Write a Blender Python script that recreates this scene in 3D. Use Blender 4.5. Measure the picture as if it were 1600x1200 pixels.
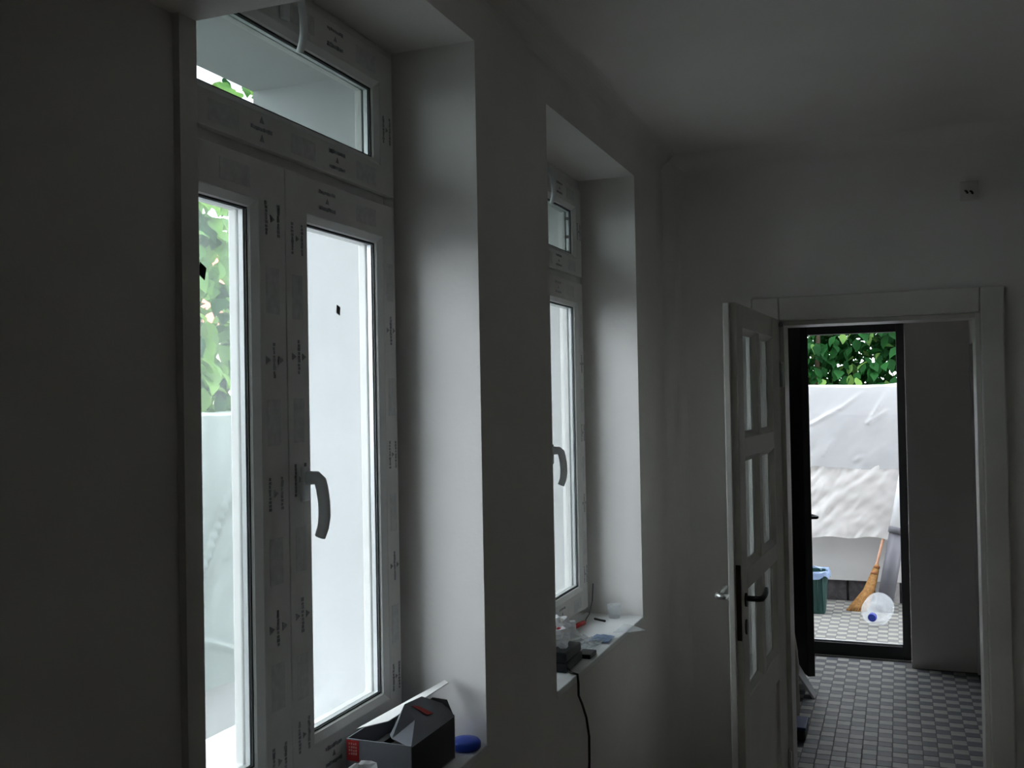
import bpy, math, random
import numpy as np
from mathutils import Vector, noise

for o in list(bpy.data.objects): bpy.data.objects.remove(o, do_unlink=True)
scene = bpy.context.scene
COL = scene.collection
random.seed(7)

# ------------------------------------------------------------------ camera
EYE = 1.72
FPX, YAW, PITCH, ROLL = 1550.3, -.371273, .0156115, .0182606
def cam_axes(yaw, p, r):
    cy, sy = math.cos(yaw), math.sin(yaw)
    fw = np.array([sy*math.cos(p), cy*math.cos(p), math.sin(p)])
    rt = np.array([cy, -sy, 0.]); dn = np.cross(fw, rt)
    c, s = math.cos(r), math.sin(r)
    return c*rt+s*dn, -s*rt+c*dn, fw
_r, _d, _f = cam_axes(YAW, PITCH, ROLL)
cam_data = bpy.data.cameras.new('camera'); cam = bpy.data.objects.new('camera', cam_data); COL.objects.link(cam)
from mathutils import Matrix
cam.matrix_world = Matrix(((_r[0], -_d[0], -_f[0], 0), (_r[1], -_d[1], -_f[1], 0), (_r[2], -_d[2], -_f[2], EYE), (0, 0, 0, 1)))
cam_data.sensor_width = 36; cam_data.lens = FPX*36/1600; cam_data.clip_start = .02; cam_data.clip_end = 200
scene.camera = cam

# ------------------------------------------------------------------ sky: flat overcast
world = bpy.data.worlds.new('overcast_sky'); scene.world = world; world.use_nodes = True
bg = world.node_tree.nodes['Background']
bg.inputs[0].default_value = (.925, .97, 1.05, 1); bg.inputs[1].default_value = 7.2

scene.view_settings.view_transform = 'Standard'; scene.view_settings.look = 'None'
scene.view_settings.exposure = 0.0; scene.view_settings.gamma = 1.0
scene.view_settings.use_curve_mapping = False

# ------------------------------------------------------------------ materials
def new_mat(name):
    m = bpy.data.materials.new(name); m.use_nodes = True
    return m, m.node_tree.nodes, m.node_tree.links, m.node_tree.nodes['Principled BSDF']
def mat(name, col, rough=.6, metal=0., var=.06, scale=8., bump=0., bscale=60., spec=.4, col2=None):
    m, N, L, P = new_mat(name)
    P.inputs['Roughness'].default_value = rough; P.inputs['Metallic'].default_value = metal
    P.inputs['Specular IOR Level'].default_value = spec
    tc = N.new('ShaderNodeTexCoord')
    nz = N.new('ShaderNodeTexNoise'); nz.inputs['Scale'].default_value = scale; nz.inputs['Detail'].default_value = 4
    L.new(tc.outputs['Object'], nz.inputs['Vector'])
    r = N.new('ShaderNodeValToRGB')
    a = [max(0, c*(1-var)) for c in col]; b = list(col2) if col2 else [min(1, c*(1+var)) for c in col]
    r.color_ramp.elements[0].position = .35; r.color_ramp.elements[1].position = .65
    r.color_ramp.elements[0].color = (*a, 1); r.color_ramp.elements[1].color = (*b, 1)
    L.new(nz.outputs['Fac'], r.inputs['Fac']); L.new(r.outputs['Color'], P.inputs['Base Color'])
    if bump:
        n2 = N.new('ShaderNodeTexNoise'); n2.inputs['Scale'].default_value = bscale; n2.inputs['Detail'].default_value = 3
        L.new(tc.outputs['Object'], n2.inputs['Vector'])
        bp = N.new('ShaderNodeBump'); bp.inputs['Strength'].default_value = bump; bp.inputs['Distance'].default_value = .004
        L.new(n2.outputs['Fac'], bp.inputs['Height']); L.new(bp.outputs['Normal'], P.inputs['Normal'])
    return m
def glass_mat(name, dust, streak=0., tint=(.97, .98, .98)):
    """thin pane: clear, faintly reflecting, with a film of dust that scatters light both ways"""
    m, N, L, P = new_mat(name); N.remove(P)
    out = N['Material Output']
    tr = N.new('ShaderNodeBsdfTransparent'); tr.inputs[0].default_value = (*tint, 1)
    gl = N.new('ShaderNodeBsdfGlossy'); gl.inputs['Roughness'].default_value = .02
    lw = N.new('ShaderNodeLayerWeight'); lw.inputs['Blend'].default_value = .5
    pw = N.new('ShaderNodeMath'); pw.operation = 'POWER'; pw.inputs[1].default_value = 5; L.new(lw.outputs['Facing'], pw.inputs[0])
    fr = N.new('ShaderNodeMath'); fr.operation = 'MULTIPLY_ADD'; fr.inputs[1].default_value = .8; fr.inputs[2].default_value = .02; L.new(pw.outputs[0], fr.inputs[0])
    mx = N.new('ShaderNodeMixShader'); L.new(fr.outputs[0], mx.inputs[0]); L.new(tr.outputs[0], mx.inputs[1]); L.new(gl.outputs[0], mx.inputs[2])
    if dust <= 0:
        L.new(mx.outputs[0], out.inputs[0]); return m
    tl = N.new('ShaderNodeBsdfTranslucent'); tl.inputs[0].default_value = (.88, .93, .92, 1)
    tc = N.new('ShaderNodeTexCoord'); mp = N.new('ShaderNodeMapping'); mp.inputs['Scale'].default_value = (6, 14, 2.2)
    L.new(tc.outputs['Object'], mp.inputs[0])
    nz = N.new('ShaderNodeTexNoise'); nz.inputs['Scale'].default_value = 2.; nz.inputs['Detail'].default_value = 5
    L.new(mp.outputs[0], nz.inputs['Vector'])
    mr = N.new('ShaderNodeMapRange'); mr.inputs[1].default_value = .3; mr.inputs[2].default_value = .7
    mr.inputs[3].default_value = dust*.85; mr.inputs[4].default_value = dust*(1.15+streak)
    L.new(nz.outputs['Fac'], mr.inputs[0])
    m2 = N.new('ShaderNodeMixShader'); L.new(mr.outputs[0], m2.inputs[0]); L.new(mx.outputs[0], m2.inputs[1]); L.new(tl.outputs[0], m2.inputs[2])
    L.new(m2.outputs[0], out.inputs[0]); return m
def film_mat(name, col, alpha, rough=.2, translucent=.3):
    """thin translucent plastic"""
    m, N, L, P = new_mat(name)
    out = N['Material Output']
    P.inputs['Base Color'].default_value = (*col, 1); P.inputs['Roughness'].default_value = rough; P.inputs['Specular IOR Level'].default_value = .8
    tl = N.new('ShaderNodeBsdfTranslucent'); tl.inputs[0].default_value = (*col, 1)
    m1 = N.new('ShaderNodeMixShader'); m1.inputs[0].default_value = translucent
    L.new(P.outputs[0], m1.inputs[1]); L.new(tl.outputs[0], m1.inputs[2])
    tr = N.new('ShaderNodeBsdfTransparent')
    m2 = N.new('ShaderNodeMixShader'); m2.inputs[0].default_value = alpha
    L.new(tr.outputs[0], m2.inputs[1]); L.new(m1.outputs[0], m2.inputs[2]); L.new(m2.outputs[0], out.inputs[0])
    return m
def leaf_mat(name, c1, c2):
    m, N, L, P = new_mat(name); out = N['Material Output']
    oi = N.new('ShaderNodeTexCoord'); nz = N.new('ShaderNodeTexNoise'); nz.inputs['Scale'].default_value = 3.
    geo = N.new('ShaderNodeNewGeometry'); L.new(geo.outputs['Position'], nz.inputs['Vector'])
    r = N.new('ShaderNodeValToRGB'); r.color_ramp.elements[0].position = .35; r.color_ramp.elements[1].position = .65
    r.color_ramp.elements[0].color = (*c1, 1); r.color_ramp.elements[1].color = (*c2, 1)
    L.new(nz.outputs['Fac'], r.inputs[0]); L.new(r.outputs[0], P.inputs['Base Color'])
    P.inputs['Roughness'].default_value = .6; P.inputs['Specular IOR Level'].default_value = .12
    tl = N.new('ShaderNodeBsdfTranslucent'); 
    hs = N.new('ShaderNodeHueSaturation'); hs.inputs['Value'].default_value = 1.6; hs.inputs['Hue'].default_value = .48
    L.new(r.outputs[0], hs.inputs['Color']); L.new(hs.outputs[0], tl.inputs[0])
    mx = N.new('ShaderNodeMixShader'); mx.inputs[0].default_value = .35
    L.new(P.outputs[0], mx.inputs[1]); L.new(tl.outputs[0], mx.inputs[2]); L.new(mx.outputs[0], out.inputs[0])
    return m

M = dict(
 wall=mat('white_wall_paint', (.83, .805, .78), .9, var=.03, scale=3, bump=.15, bscale=90),
 ceil=mat('ceiling_paint', (.84, .815, .79), .9, var=.03, scale=2),
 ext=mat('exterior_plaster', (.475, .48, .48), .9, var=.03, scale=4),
 pvc=mat('white_pvc_film', (.76, .755, .73), .4, var=.05, scale=9),
 bead=mat('white_pvc_bead', (.82, .82, .80), .3, var=.02),
 gasket=mat('dark_gasket', (.03, .035, .04), .6),
 spacer=mat('aluminium_spacer', (.62, .64, .64), .35, .6, var=.03),
 glass=glass_mat('window_glass', .02, .4),
 glass_d=glass_mat('dusty_window_glass', .06, .4),
 glass_t=glass_mat('transom_glass', 0, tint=(.62, .655, .64)),
 glass_c=glass_mat('clear_glass', 0, tint=(.97, .985, .98)),
 printm=mat('film_print_ink', (.30, .305, .33), .6, var=.3, scale=60),
 printf=mat('film_print_faint', (.655, .66, .65), .5, var=.08, scale=60),
 handle=mat('grey_handle', (.80, .81, .82), .4, var=.03),
 sticker=mat('black_sticker', (.015, .012, .02), .5),
 sill=mat('white_sill', (.82, .83, .83), .35, var=.03),
 door=mat('white_door_gloss', (.76, .74, .69), .35, var=.05, scale=5),
 dglass=glass_mat('door_glass', .05),
 black=mat('black_door_steel', (.012, .014, .014), .45, var=.2),
 dark=mat('dark_frame', (.014, .015, .016), .5, var=.2),
 chrome=mat('nickel', (.62, .63, .63), .25, .9, var=.03),
 brown=mat('brown_lock_plate', (.06, .035, .03), .5, var=.2),
 bronze=mat('dark_handle_metal', (.05, .05, .05), .35, .6),
 grout=mat('grout', (.10, .10, .095), .9),
 tile_l=mat('pale_tile', (.235, .24, .215), .5, var=.10, scale=25),
 tile_d=mat('slate_tile', (.055, .06, .07), .5, var=.15, scale=25),
 otile_l=mat('pale_patio_tile', (.26, .26, .225), .7, var=.06, scale=20),
 otile_d=mat('grey_patio_tile', (.135, .135, .135), .7, var=.1, scale=20),
 screed=mat('room_floor_boards', (.60, .53, .46), .6, var=.2, scale=6),
 ground=mat('concrete_yard', (.30, .31, .30), .9, var=.1, scale=3, bump=.3),
 fence=mat('grey_fence_render', (.56, .555, .55), .9, var=.05, scale=3),
 brickd=mat('dark_brick', (.06, .055, .06), .8, var=.3, scale=20),
 brickl=mat('grey_brick', (.30, .29, .29), .8, var=.2, scale=20),
 sheet=film_mat('plastic_sheet', (.60, .62, .64), .60, .13, .25),
 sheet2=film_mat('white_tarp', (.60, .585, .57), .93, .16, .2),
 sheet3=film_mat('green_tinged_sheet', (.42, .47, .445), .93, .2, .2),
 clear=film_mat('clear_plastic', (.85, .9, .93), .27, .1, .3),
 clearw=film_mat('milky_plastic', (.85, .86, .87), .93, .3, .3),
 leafd=leaf_mat('deep_green_leaf', (.006, .042, .010), (.016, .092, .020)),
 leafl=leaf_mat('light_green_leaf', (.08, .20, .055), (.20, .36, .09)),
 bark=mat('bark', (.09, .065, .045), .9, var=.3, scale=20),
 roof=mat('red_roof', (.50, .12, .08), .8, var=.2),
 house=mat('neighbour_wall', (.62, .55, .45), .9),
 straw=mat('broom_straw', (.36, .19, .065), .8, var=.25, scale=60),
 stick=mat('broom_stick', (.55, .30, .20), .5, var=.1),
 tape=mat('broom_binding', (.34, .13, .05), .6),
 gpipe=mat('grey_pipe', (.11, .11, .125), .45, var=.05),
 gbin=mat('green_bin', (.012, .05, .045), .4, var=.1),
 bluebag=film_mat('blue_bag', (.35, .47, .68), .9, .3, .3),
 capblue=mat('blue_cap', (.012, .03, .26), .35, var=.05),
 blue=mat('blue_plastic', (.02, .09, .60), .35, var=.05),
 navy=mat('navy_plastic', (.02, .03, .12), .4),
 card=mat('grey_cardboard', (.23, .24, .27), .55, var=.06, scale=12),
 cardk=mat('black_cardboard', (.018, .017, .018), .5),
 cardw=mat('white_cardboard', (.72, .71, .69), .7, var=.03),
 red=mat('red_label', (.55, .035, .04), .5, var=.05),
 pink=mat('label_print', (.75, .35, .33), .5),
 kbox=mat('black_case', (.012, .012, .018), .35),
 cable=mat('black_cable', (.012, .012, .012), .5),
 sack=mat('beige_sack', (.40, .37, .31), .8, var=.1, scale=10, bump=.4, bscale=20),
 board=mat('grey_offcut_board', (.50, .52, .53), .7, var=.08),
 cream=mat('cream_plastic', (.74, .71, .66), .5),
)

# ------------------------------------------------------------------ builders
WLOC = {}
def finish(o, label=None, cat=None, group=None, kind=None):
    if label: o['label'] = label
    if cat: o['category'] = cat
    if group: o['group'] = group
    if kind: o['kind'] = kind
    return o
def empty(name, loc, label, cat, group=None, kind=None):
    o = bpy.data.objects.new(name, None); COL.objects.link(o); o.location = loc; o.empty_display_size = .05
    WLOC[o.name] = Vector(loc)
    return finish(o, label, cat, group, kind)
def plink(name, me, parent, loc=(0, 0, 0)):
    o = bpy.data.objects.new(name, me); COL.objects.link(o); o.location = loc
    if parent: o.parent = parent
    return o
class MB:
    def __init__(s): s.v = []; s.f = []; s.mi = []; s.cur = 0
    def add(s, vs, fs):
        b = len(s.v); s.v += [tuple(map(float, p)) for p in vs]
        for f in fs: s.f.append([b+i for i in f]); s.mi.append(s.cur)
        return s
    def box(s, x0, x1, y0, y1, z0, z1, fn=None):
        vs = [(x0, y0, z0), (x1, y0, z0), (x1, y1, z0), (x0, y1, z0), (x0, y0, z1), (x1, y0, z1), (x1, y1, z1), (x0, y1, z1)]
        if fn: vs = [fn(*p) for p in vs]
        return s.add(vs, [(0, 3, 2, 1), (4, 5, 6, 7), (0, 1, 5, 4), (1, 2, 6, 5), (2, 3, 7, 6), (3, 0, 4, 7)])
    def loft(s, loops, closed_ring=False, caps=True, closed_loop=True):
        n = len(loops[0]); base = len(s.v)
        for lp in loops: s.v += [tuple(map(float, p)) for p in lp]
        k = len(loops)
        for i in range(k if closed_ring else k-1):
            a = base+i*n; b = base+((i+1) % k)*n
            for j in range(n if closed_loop else n-1):
                j2 = (j+1) % n
                s.f.append([a+j, a+j2, b+j2, b+j]); s.mi.append(s.cur)
        if caps and not closed_ring:
            s.f.append([base+j for j in reversed(range(n))]); s.mi.append(s.cur)
            s.f.append([base+(k-1)*n+j for j in range(n)]); s.mi.append(s.cur)
        return s
    def rects(s, items):
        """mitred ring in the Y/Z plane: items = [((y0,y1,z0,z1), x), ...] joined in turn and closed"""
        loops = [[(x, r[0], r[2]), (x, r[1], r[2]), (x, r[1], r[3]), (x, r[0], r[3])] for r, x in items]
        return s.loft(loops, closed_ring=True)
    def tube(s, pts, rad, n=10, flat=1., up=(0, 0, 1)):
        pts = [Vector(p) for p in pts]; loops = []
        rr = rad if isinstance(rad, (list, tuple)) else [rad]*len(pts)
        prev = None
        for i, p in enumerate(pts):
            t = (pts[min(i+1, len(pts)-1)]-pts[max(i-1, 0)]).normalized()
            if prev is None:
                u = Vector(up); 
                if abs(u.dot(t)) > .9: u = Vector((1, 0, 0))
                a = t.cross(u).normalized()
            else:
                a = (prev-t*prev.dot(t)).normalized()
            prev = a; b = t.cross(a)
            loops.append([p+a*math.cos(2*math.pi*j/n)*rr[i]+b*math.sin(2*math.pi*j/n)*rr[i]*flat for j in range(n)])
        return s.loft(loops)
    def lathe(s, prof, org, axis=(0, 0, 1), n=20):
        ax = Vector(axis).normalized(); u = Vector((1, 0, 0)) if abs(ax.x) < .9 else Vector((0, 1, 0))
        a = ax.cross(u).normalized(); b = ax.cross(a); org = Vector(org)
        loops = [[org+ax*h+(a*math.cos(2*math.pi*j/n)+b*math.sin(2*math.pi*j/n))*max(r, 1e-4) for j in range(n)] for r, h in prof]
        return s.loft(loops)
    def prism(s, poly, fa, fb):
        return s.loft([[fa(*p) for p in poly], [fb(*p) for p in poly]])
    def build(s, name, material, parent=None, smooth=False, bevel=0., solid=0., sub=0, kind=None, label=None):
        off = Vector((0, 0, 0))
        if parent is not None: off = WLOC.get(parent.name, off)
        me = bpy.data.meshes.new(name)
        me.from_pydata([(p[0]-off.x, p[1]-off.y, p[2]-off.z) for p in s.v], [], s.f)
        for m in (material if isinstance(material, (list, tuple)) else [material]): me.materials.append(m)
        me.polygons.foreach_set('material_index', s.mi)
        me.polygons.foreach_set('use_smooth', [smooth]*len(s.f))
        import bmesh
        bm = bmesh.new(); bm.from_mesh(me); bmesh.ops.recalc_face_normals(bm, faces=bm.faces); bm.to_mesh(me); bm.free()
        me.update()
        o = plink(name, me, parent)
        WLOC[o.name] = off
        if solid:
            md = o.modifiers.new('thickness', 'SOLIDIFY'); md.thickness = solid; md.offset = 0
        if bevel:
            md = o.modifiers.new('bevel', 'BEVEL'); md.width = bevel; md.segments = 2; md.limit_method = 'ANGLE'
        if sub:
            md = o.modifiers.new('smooth', 'SUBSURF'); md.levels = sub; md.render_levels = sub
        if kind: o['kind'] = kind
        if label: o['label'] = label
        return o
def rebase(o, p):
    """move a mesh object's origin to the point p"""
    me = o.data; d = Vector(p)
    for v in me.vertices: v.co -= d
    o.location = d; WLOC[o.name] = d
    return o
def wall_cells(mb, rng_u, rng_w, holes, put):
    """solid wall minus holes, cut into as few boxes as the hole edges ask for"""
    us = sorted({*rng_u, *[h[0] for h in holes], *[h[1] for h in holes]})
    for i in range(len(us)-1):
        u0, u1 = us[i], us[i+1]
        cuts = sorted((h[2], h[3]) for h in holes if h[0] < (u0+u1)/2 < h[1])
        w = rng_w[0]
        for a, b in cuts:
            if a > w+1e-6: put(u0, u1, w, a)
            w = b
        if w < rng_w[1]-1e-6: put(u0, u1, w, rng_w[1])
def shrink(r, d): return (r[0]+d, r[1]-d, r[2]+d, r[3]-d)

# ------------------------------------------------------------------ key measures
XW = -.8725          # room face of the window wall
XO = -1.45           # its outer face
XL = -1.15           # plane where inner niche meets outer reveal
CEIL = 2.69
YD = 4.0             # room face of the wall with the white door
YH = 6.70            # hall face of the end wall
HX = .41             # hall right wall
W1 = dict(y0=1.09, y1=2.046, dz=0., sill=.955, top=2.53, seam=1.583)
W2 = dict(y0=2.532, y1=3.494, dz=-.027, sill=.935, top=2.52, seam=3.031)

# ------------------------------------------------------------------ structure
S = 'structure'
mb = MB()
def put_in(a, b, c, d): mb.box(XL, XW, a, b, c, d)
def put_out(a, b, c, d): mb.box(XO, XL, a, b, c, d)
holes_i = [(w['y0'], w['y1'], w['sill']-.02, w['top']) for w in (W1, W2)]
holes_o = [(w['y0']+.03, w['y1']-.026, w['sill']+.005, 2.482+w['dz']) for w in (W1, W2)]
wall_cells(mb, (-2.1, 7.05), (0, CEIL), holes_i, put_in)
wall_left = mb.build('wall_left', M['wall'], kind=S); finish(wall_left, 'white plastered wall on the left with two deep window niches', 'wall')
mb = MB(); wall_cells(mb, (-2.1, 7.05), (-.06, 2.95), holes_o, put_out)
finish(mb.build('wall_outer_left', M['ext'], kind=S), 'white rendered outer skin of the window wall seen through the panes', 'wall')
# interior sill boards
for k, w in enumerate((W1, W2)):
    mb = MB().box(-1.10, XW+.004, w['y0'], w['y1'], w['sill']-.02, w['sill'])
    finish(mb.build('trim_%d' % (k+1), M['sill'], kind=S, bevel=.003),
           ['white window sill carrying the open grey carton', 'white window sill carrying the black case and bags'][k], 'window sill')
    mb = MB().box(XO-.035, XL-.001, w['y0']+.03, w['y1']-.026, w['sill']-.03, w['sill']+.006)
    finish(mb.build('trim_%d' % (k+3), M['sill'], kind=S, bevel=.003),
           ['white outer window sill below the near window', 'white outer window sill below the far window'][k], 'window sill')

# wall with the white door, wall of hall and house end
mb = MB(); wall_cells(mb, (XW, 4.4), (0, CEIL), [(-.43, .284, 0, 2.007)], lambda a, b, c, d: mb.box(a, b, YD, YD+.15, c, d))
finish(mb.build('wall_far', M['wall'], kind=S), 'white wall facing the camera around the panelled white door', 'wall')
mb = MB(); wall_cells(mb, (XW, 4.4), (-.06, CEIL), [(-.862, .04, -.06, 2.205)], lambda a, b, c, d: mb.box(a, b, YH, 7.05, c, d))
finish(mb.build('wall_hall_far', M['wall'], kind=S), 'pale end wall of the hall right of the black entrance door', 'wall')
mb = MB(); wall_cells(mb, (YD+.15, YH), (0, CEIL), [(5.45, 6.64, 0, 2.005)], lambda a, b, c, d: mb.box(HX, HX+.12, a, b, c, d))
finish(mb.build('wall_hall_right', M['wall'], kind=S), 'dim right wall of the hall with a dark side doorway', 'wall')
finish(MB().box(4.4, 4.55, -2.1, 7.05, 0, CEIL).build('wall_right', M['wall'], kind=S), 'plain white wall on the right out of view', 'wall')
finish(MB().box(XW, 4.4, -2.1, -1.95, 0, CEIL).build('wall_back', M['wall'], kind=S), 'plain white wall behind the camera', 'wall')
finish(MB().box(XO, 4.55, -2.1, 7.05, CEIL, 2.95).build('ceiling', M['ceil'], kind=S), 'flat white plastered ceiling', 'ceiling')
finish(MB().box(XW, 4.4, -1.95, YD+.08, -.06, 0).build('floor', M['screed'], kind=S), 'brown board floor of the room below the frame', 'floor')
# beam and thin pilaster beside the near window
finish(MB().box(XW, 4.4, .78, 1.075, 2.232, CEIL).build('trim_5', M['wall'], kind=S), 'plastered beam crossing above the near window edge', 'beam')
finish(MB().box(XW, XW+.011, 1.042, 1.075, 0, 2.232).build('trim_6', M['wall'], kind=S), 'slim plaster strip running down beside the near window', 'trim')

def cove(name, p0, p1, n1, n2, r, label):
    '''concave plaster fillet along the edge p0-p1 between two faces with inward normals n1, n2'''
    p0, p1, n1, n2 = map(Vector, (p0, p1, n1, n2)); loops = []
    for p in (p0, p1):
        c = p+n1*r+n2*r; arc = [c-n1*r*math.cos(q)-n2*r*math.sin(q) for q in np.linspace(0, math.pi/2, 11)]
        loops.append([p-n1*.002-n2*.002]+arc)
    finish(MB().loft(loops).build(name, M['wall'], kind=S, smooth=False), label, 'cove')
cove('trim_7', (XW, YD, 0), (XW, YD, CEIL), (1, 0, 0), (0, -1, 0), .09, 'softly rounded plaster corner between the window wall and the door wall')
cove('trim_8', (XW, 1.076, CEIL), (XW, YD-.02, CEIL), (1, 0, 0), (0, 0, -1), .07, 'rounded plaster edge between the ceiling and the window wall')
cove('trim_9', (XW+.02, YD, CEIL), (4.4, YD, CEIL), (0, -1, 0), (0, 0, -1), .07, 'rounded plaster edge between the ceiling and the door wall')
finish(MB().box(XO-.62, 5.0, -2.7, 7.62, 2.951, 3.06).build('roof_eaves', M['ext'], kind=S), 'pale roof slab with eaves projecting past the outer walls', 'roof')
# ------------------------------------------------------------------ hall floor: chequered tiles
T = .068
fh = MB().box(XW, HX, YD+.08, YH, -.06, -.004)
fh.box(-.862, .04, YH, 6.86, -.06, -.004); fh.box(HX, 4.4, YD+.15, YH, -.06, -.004)
fh = fh.build('floor_hall', M['grout'], kind=S); finish(fh, 'chequered hall floor of small pale and slate tiles', 'floor')
def tile_mesh(name, m):
    e = T/2-.0012; h = e-.0015
    b = MB().loft([[(-e, -e, -.004), (e, -e, -.004), (e, e, -.004), (-e, e, -.004)], [(-e, -e, -.0008), (e, -e, -.0008), (e, e, -.0008), (-e, e, -.0008)], [(-h, -h, 0), (h, -h, 0), (h, h, 0), (-h, h, 0)]])
    me = bpy.data.meshes.new(name); me.from_pydata(b.v, [], b.f); me.materials.append(m); return me
TM = [tile_mesh('floor_tile', M['tile_l']), tile_mesh('floor_tile_dark', M['tile_d'])]
cells = []
for i in range(int((HX-XW)/T)+1):
    for j in range(int((6.86-YD-.08)/T)+1):
        x = HX-T/2-i*T; y = YD+.08+T/2+j*T
        if x-T/2 < XW-.001 or y+T/2 > 6.86: continue
        if y > YH-.02 and not (-.862 < x-T/2 and x+T/2 < .04): continue
        seen = -.56 < x < .41 and y > 4.72 and x < .0735*y+.03
        cells.append((0 if seen else 1, y, x, (i+j) % 2))
cells.sort()
rest = [MB(), MB()]
for k, (uns, y, x, c) in enumerate(cells):
    if k < 300 and not uns:
        plink('floor_tile', TM[c], fh, (x, y, random.uniform(-.0006, .0004)))
    else:
        e = T/2-.0012; rest[c].box(x-e, x+e, y-e, y+e, -.004, 0)
for c in (0, 1): rest[c].build('floor_tile_field', M[('tile_l', 'tile_d')[c]], fh, kind='stuff')

# ------------------------------------------------------------------ windows
XS, XF = -1.068, -1.083
def glyph_bar(mb, u, z, length, horiz, width, seed, x, amp=1.):
    """a smeared line of print: uneven little blocks in a row"""
    rnd = random.Random(seed); n = 9; step = length/n
    for i in range(n):
        a = -length/2+i*step; w = step*rnd.uniform(.7, 1.02); h0 = -width*rnd.uniform(.25, .5)*amp; h1 = width*rnd.uniform(.25, .55)*amp
        if horiz: mb.box(x, x+.0006, u+a, u+a+w, z+h0, z+h1)
        else: mb.box(x, x+.0006, u+h0, u+h1, z+a, z+a+w)
def tri(mb, u, z, r, x, horiz):
    p = [(0, r), (-r*.9, -r*.7), (r*.9, -r*.7)]
    if not horiz: p = [(b, a) for a, b in p]
    mb.prism(p, lambda a, b: (x, u+a, z+b), lambda a, b: (x+.0006, u+a, z+b))
def prints_on(parent, x, lines, seed):
    dk, ft = MB(), MB(); rnd = random.Random(seed)
    for (horiz, fixed, a, b, wd) in lines:
        n = max(1, int(round((b-a)/.125))); 
        for i in range(n):
            c = a+(i+.5)*(b-a)/n+rnd.uniform(-.012, .012)
            u, z = (c, fixed) if horiz else (fixed, c)
            if i % 4 == 0:
                for sgn in (-1, 1):
                    du = sgn*wd*.27
                    glyph_bar(dk, u+(0 if horiz else du), z+(du if horiz else 0), .062, horiz, .0085, rnd.random(), x)
                tri(dk, u, z, wd*.11, x, horiz)
            elif i % 2 == 1:
                L = .085
                if horiz: ft.box(x, x+.0003, u-L/2, u+L/2, z-wd*.34, z+wd*.30)
                else: ft.box(x, x+.0003, u-wd*.32, u+wd*.28, z-L/2, z+L/2)
            else:
                glyph_bar(dk, u, z, .066, horiz, .0085, rnd.random(), x)
                for sgn in (-1, 1):
                    du = sgn*wd*.28
                    tri(dk, u+(0 if horiz else du), z+(du if horiz else 0), wd*.13, x, horiz)
    if dk.f: dk.build('film_print', M['printm'], parent)
    if ft.f: ft.build('film_patch', M['printf'], parent)
def sash(win, name, O, B, gl, label):
    s = MB().rects([(O, XS), (B, XS), (B, -1.1025), (shrink(B, .017), -1.1045), (shrink(B, .017), -1.122), (O, -1.122)]).build(name, M['pvc'], win, bevel=.002, label=label)
    MB().rects([(B, XS-.001), (shrink(B, .013), -1.0775), (shrink(B, .015), -1.0825), (B, -1.0825)]).build('glazing_bead', M['bead'], s)
    MB().rects([(shrink(B, .011), -1.0826), (shrink(B, .0180), -1.083), (shrink(B, .0180), -1.0845), (shrink(B, .011), -1.0845)]).build('gasket', M['gasket'], s)
    MB().rects([(shrink(B, .011), -1.0890), (shrink(B, .0190), -1.0890), (shrink(B, .0190), -1.0985), (shrink(B, .011), -1.0985)]).build('spacer_bar', M['spacer'], s)
    g = shrink(B, .004)
    MB().box(-1.0888, -1.0848, *g).build('glass_pane', M['glass_c'], s)
    MB().box(-1.1023, -1.0985, *g).build('glass_pane', gl, s)
    return s
def lever(parent, y, z, scale=1., fat=1.):
    h = MB()
    h.loft([[(XS, y-.013, z-.034), (XS, y+.013, z-.034), (XS, y+.013, z+.034), (XS, y-.013, z+.034)],
            [(XS+.009, y-.011, z-.032), (XS+.009, y+.011, z-.032), (XS+.009, y+.011, z+.032), (XS+.009, y-.011, z+.032)]])
    hb = h.build('handle_plate', M['handle'], parent, bevel=.003)
    k = scale
    pts = [(XS+.006, y, z+.012), (XS+.030, y, z+.012), (XS+.036, y+.001, z+.006), (XS+.040, y+.001, z-.008), (XS+.044, y+.001, z-.034*k), (XS+.0445, y+.001, z-.060*k), (XS+.041, y+.001, z-.082*k), (XS+.034, y+.001, z-.100*k)]
    MB().tube(pts, [q*fat for q in (.013, .013, .0125, .0122, .012, .012, .0115, .011)], 12, flat=.8, up=(0, 1, 0)).build('handle', M['handle'], parent, smooth=True)
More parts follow.
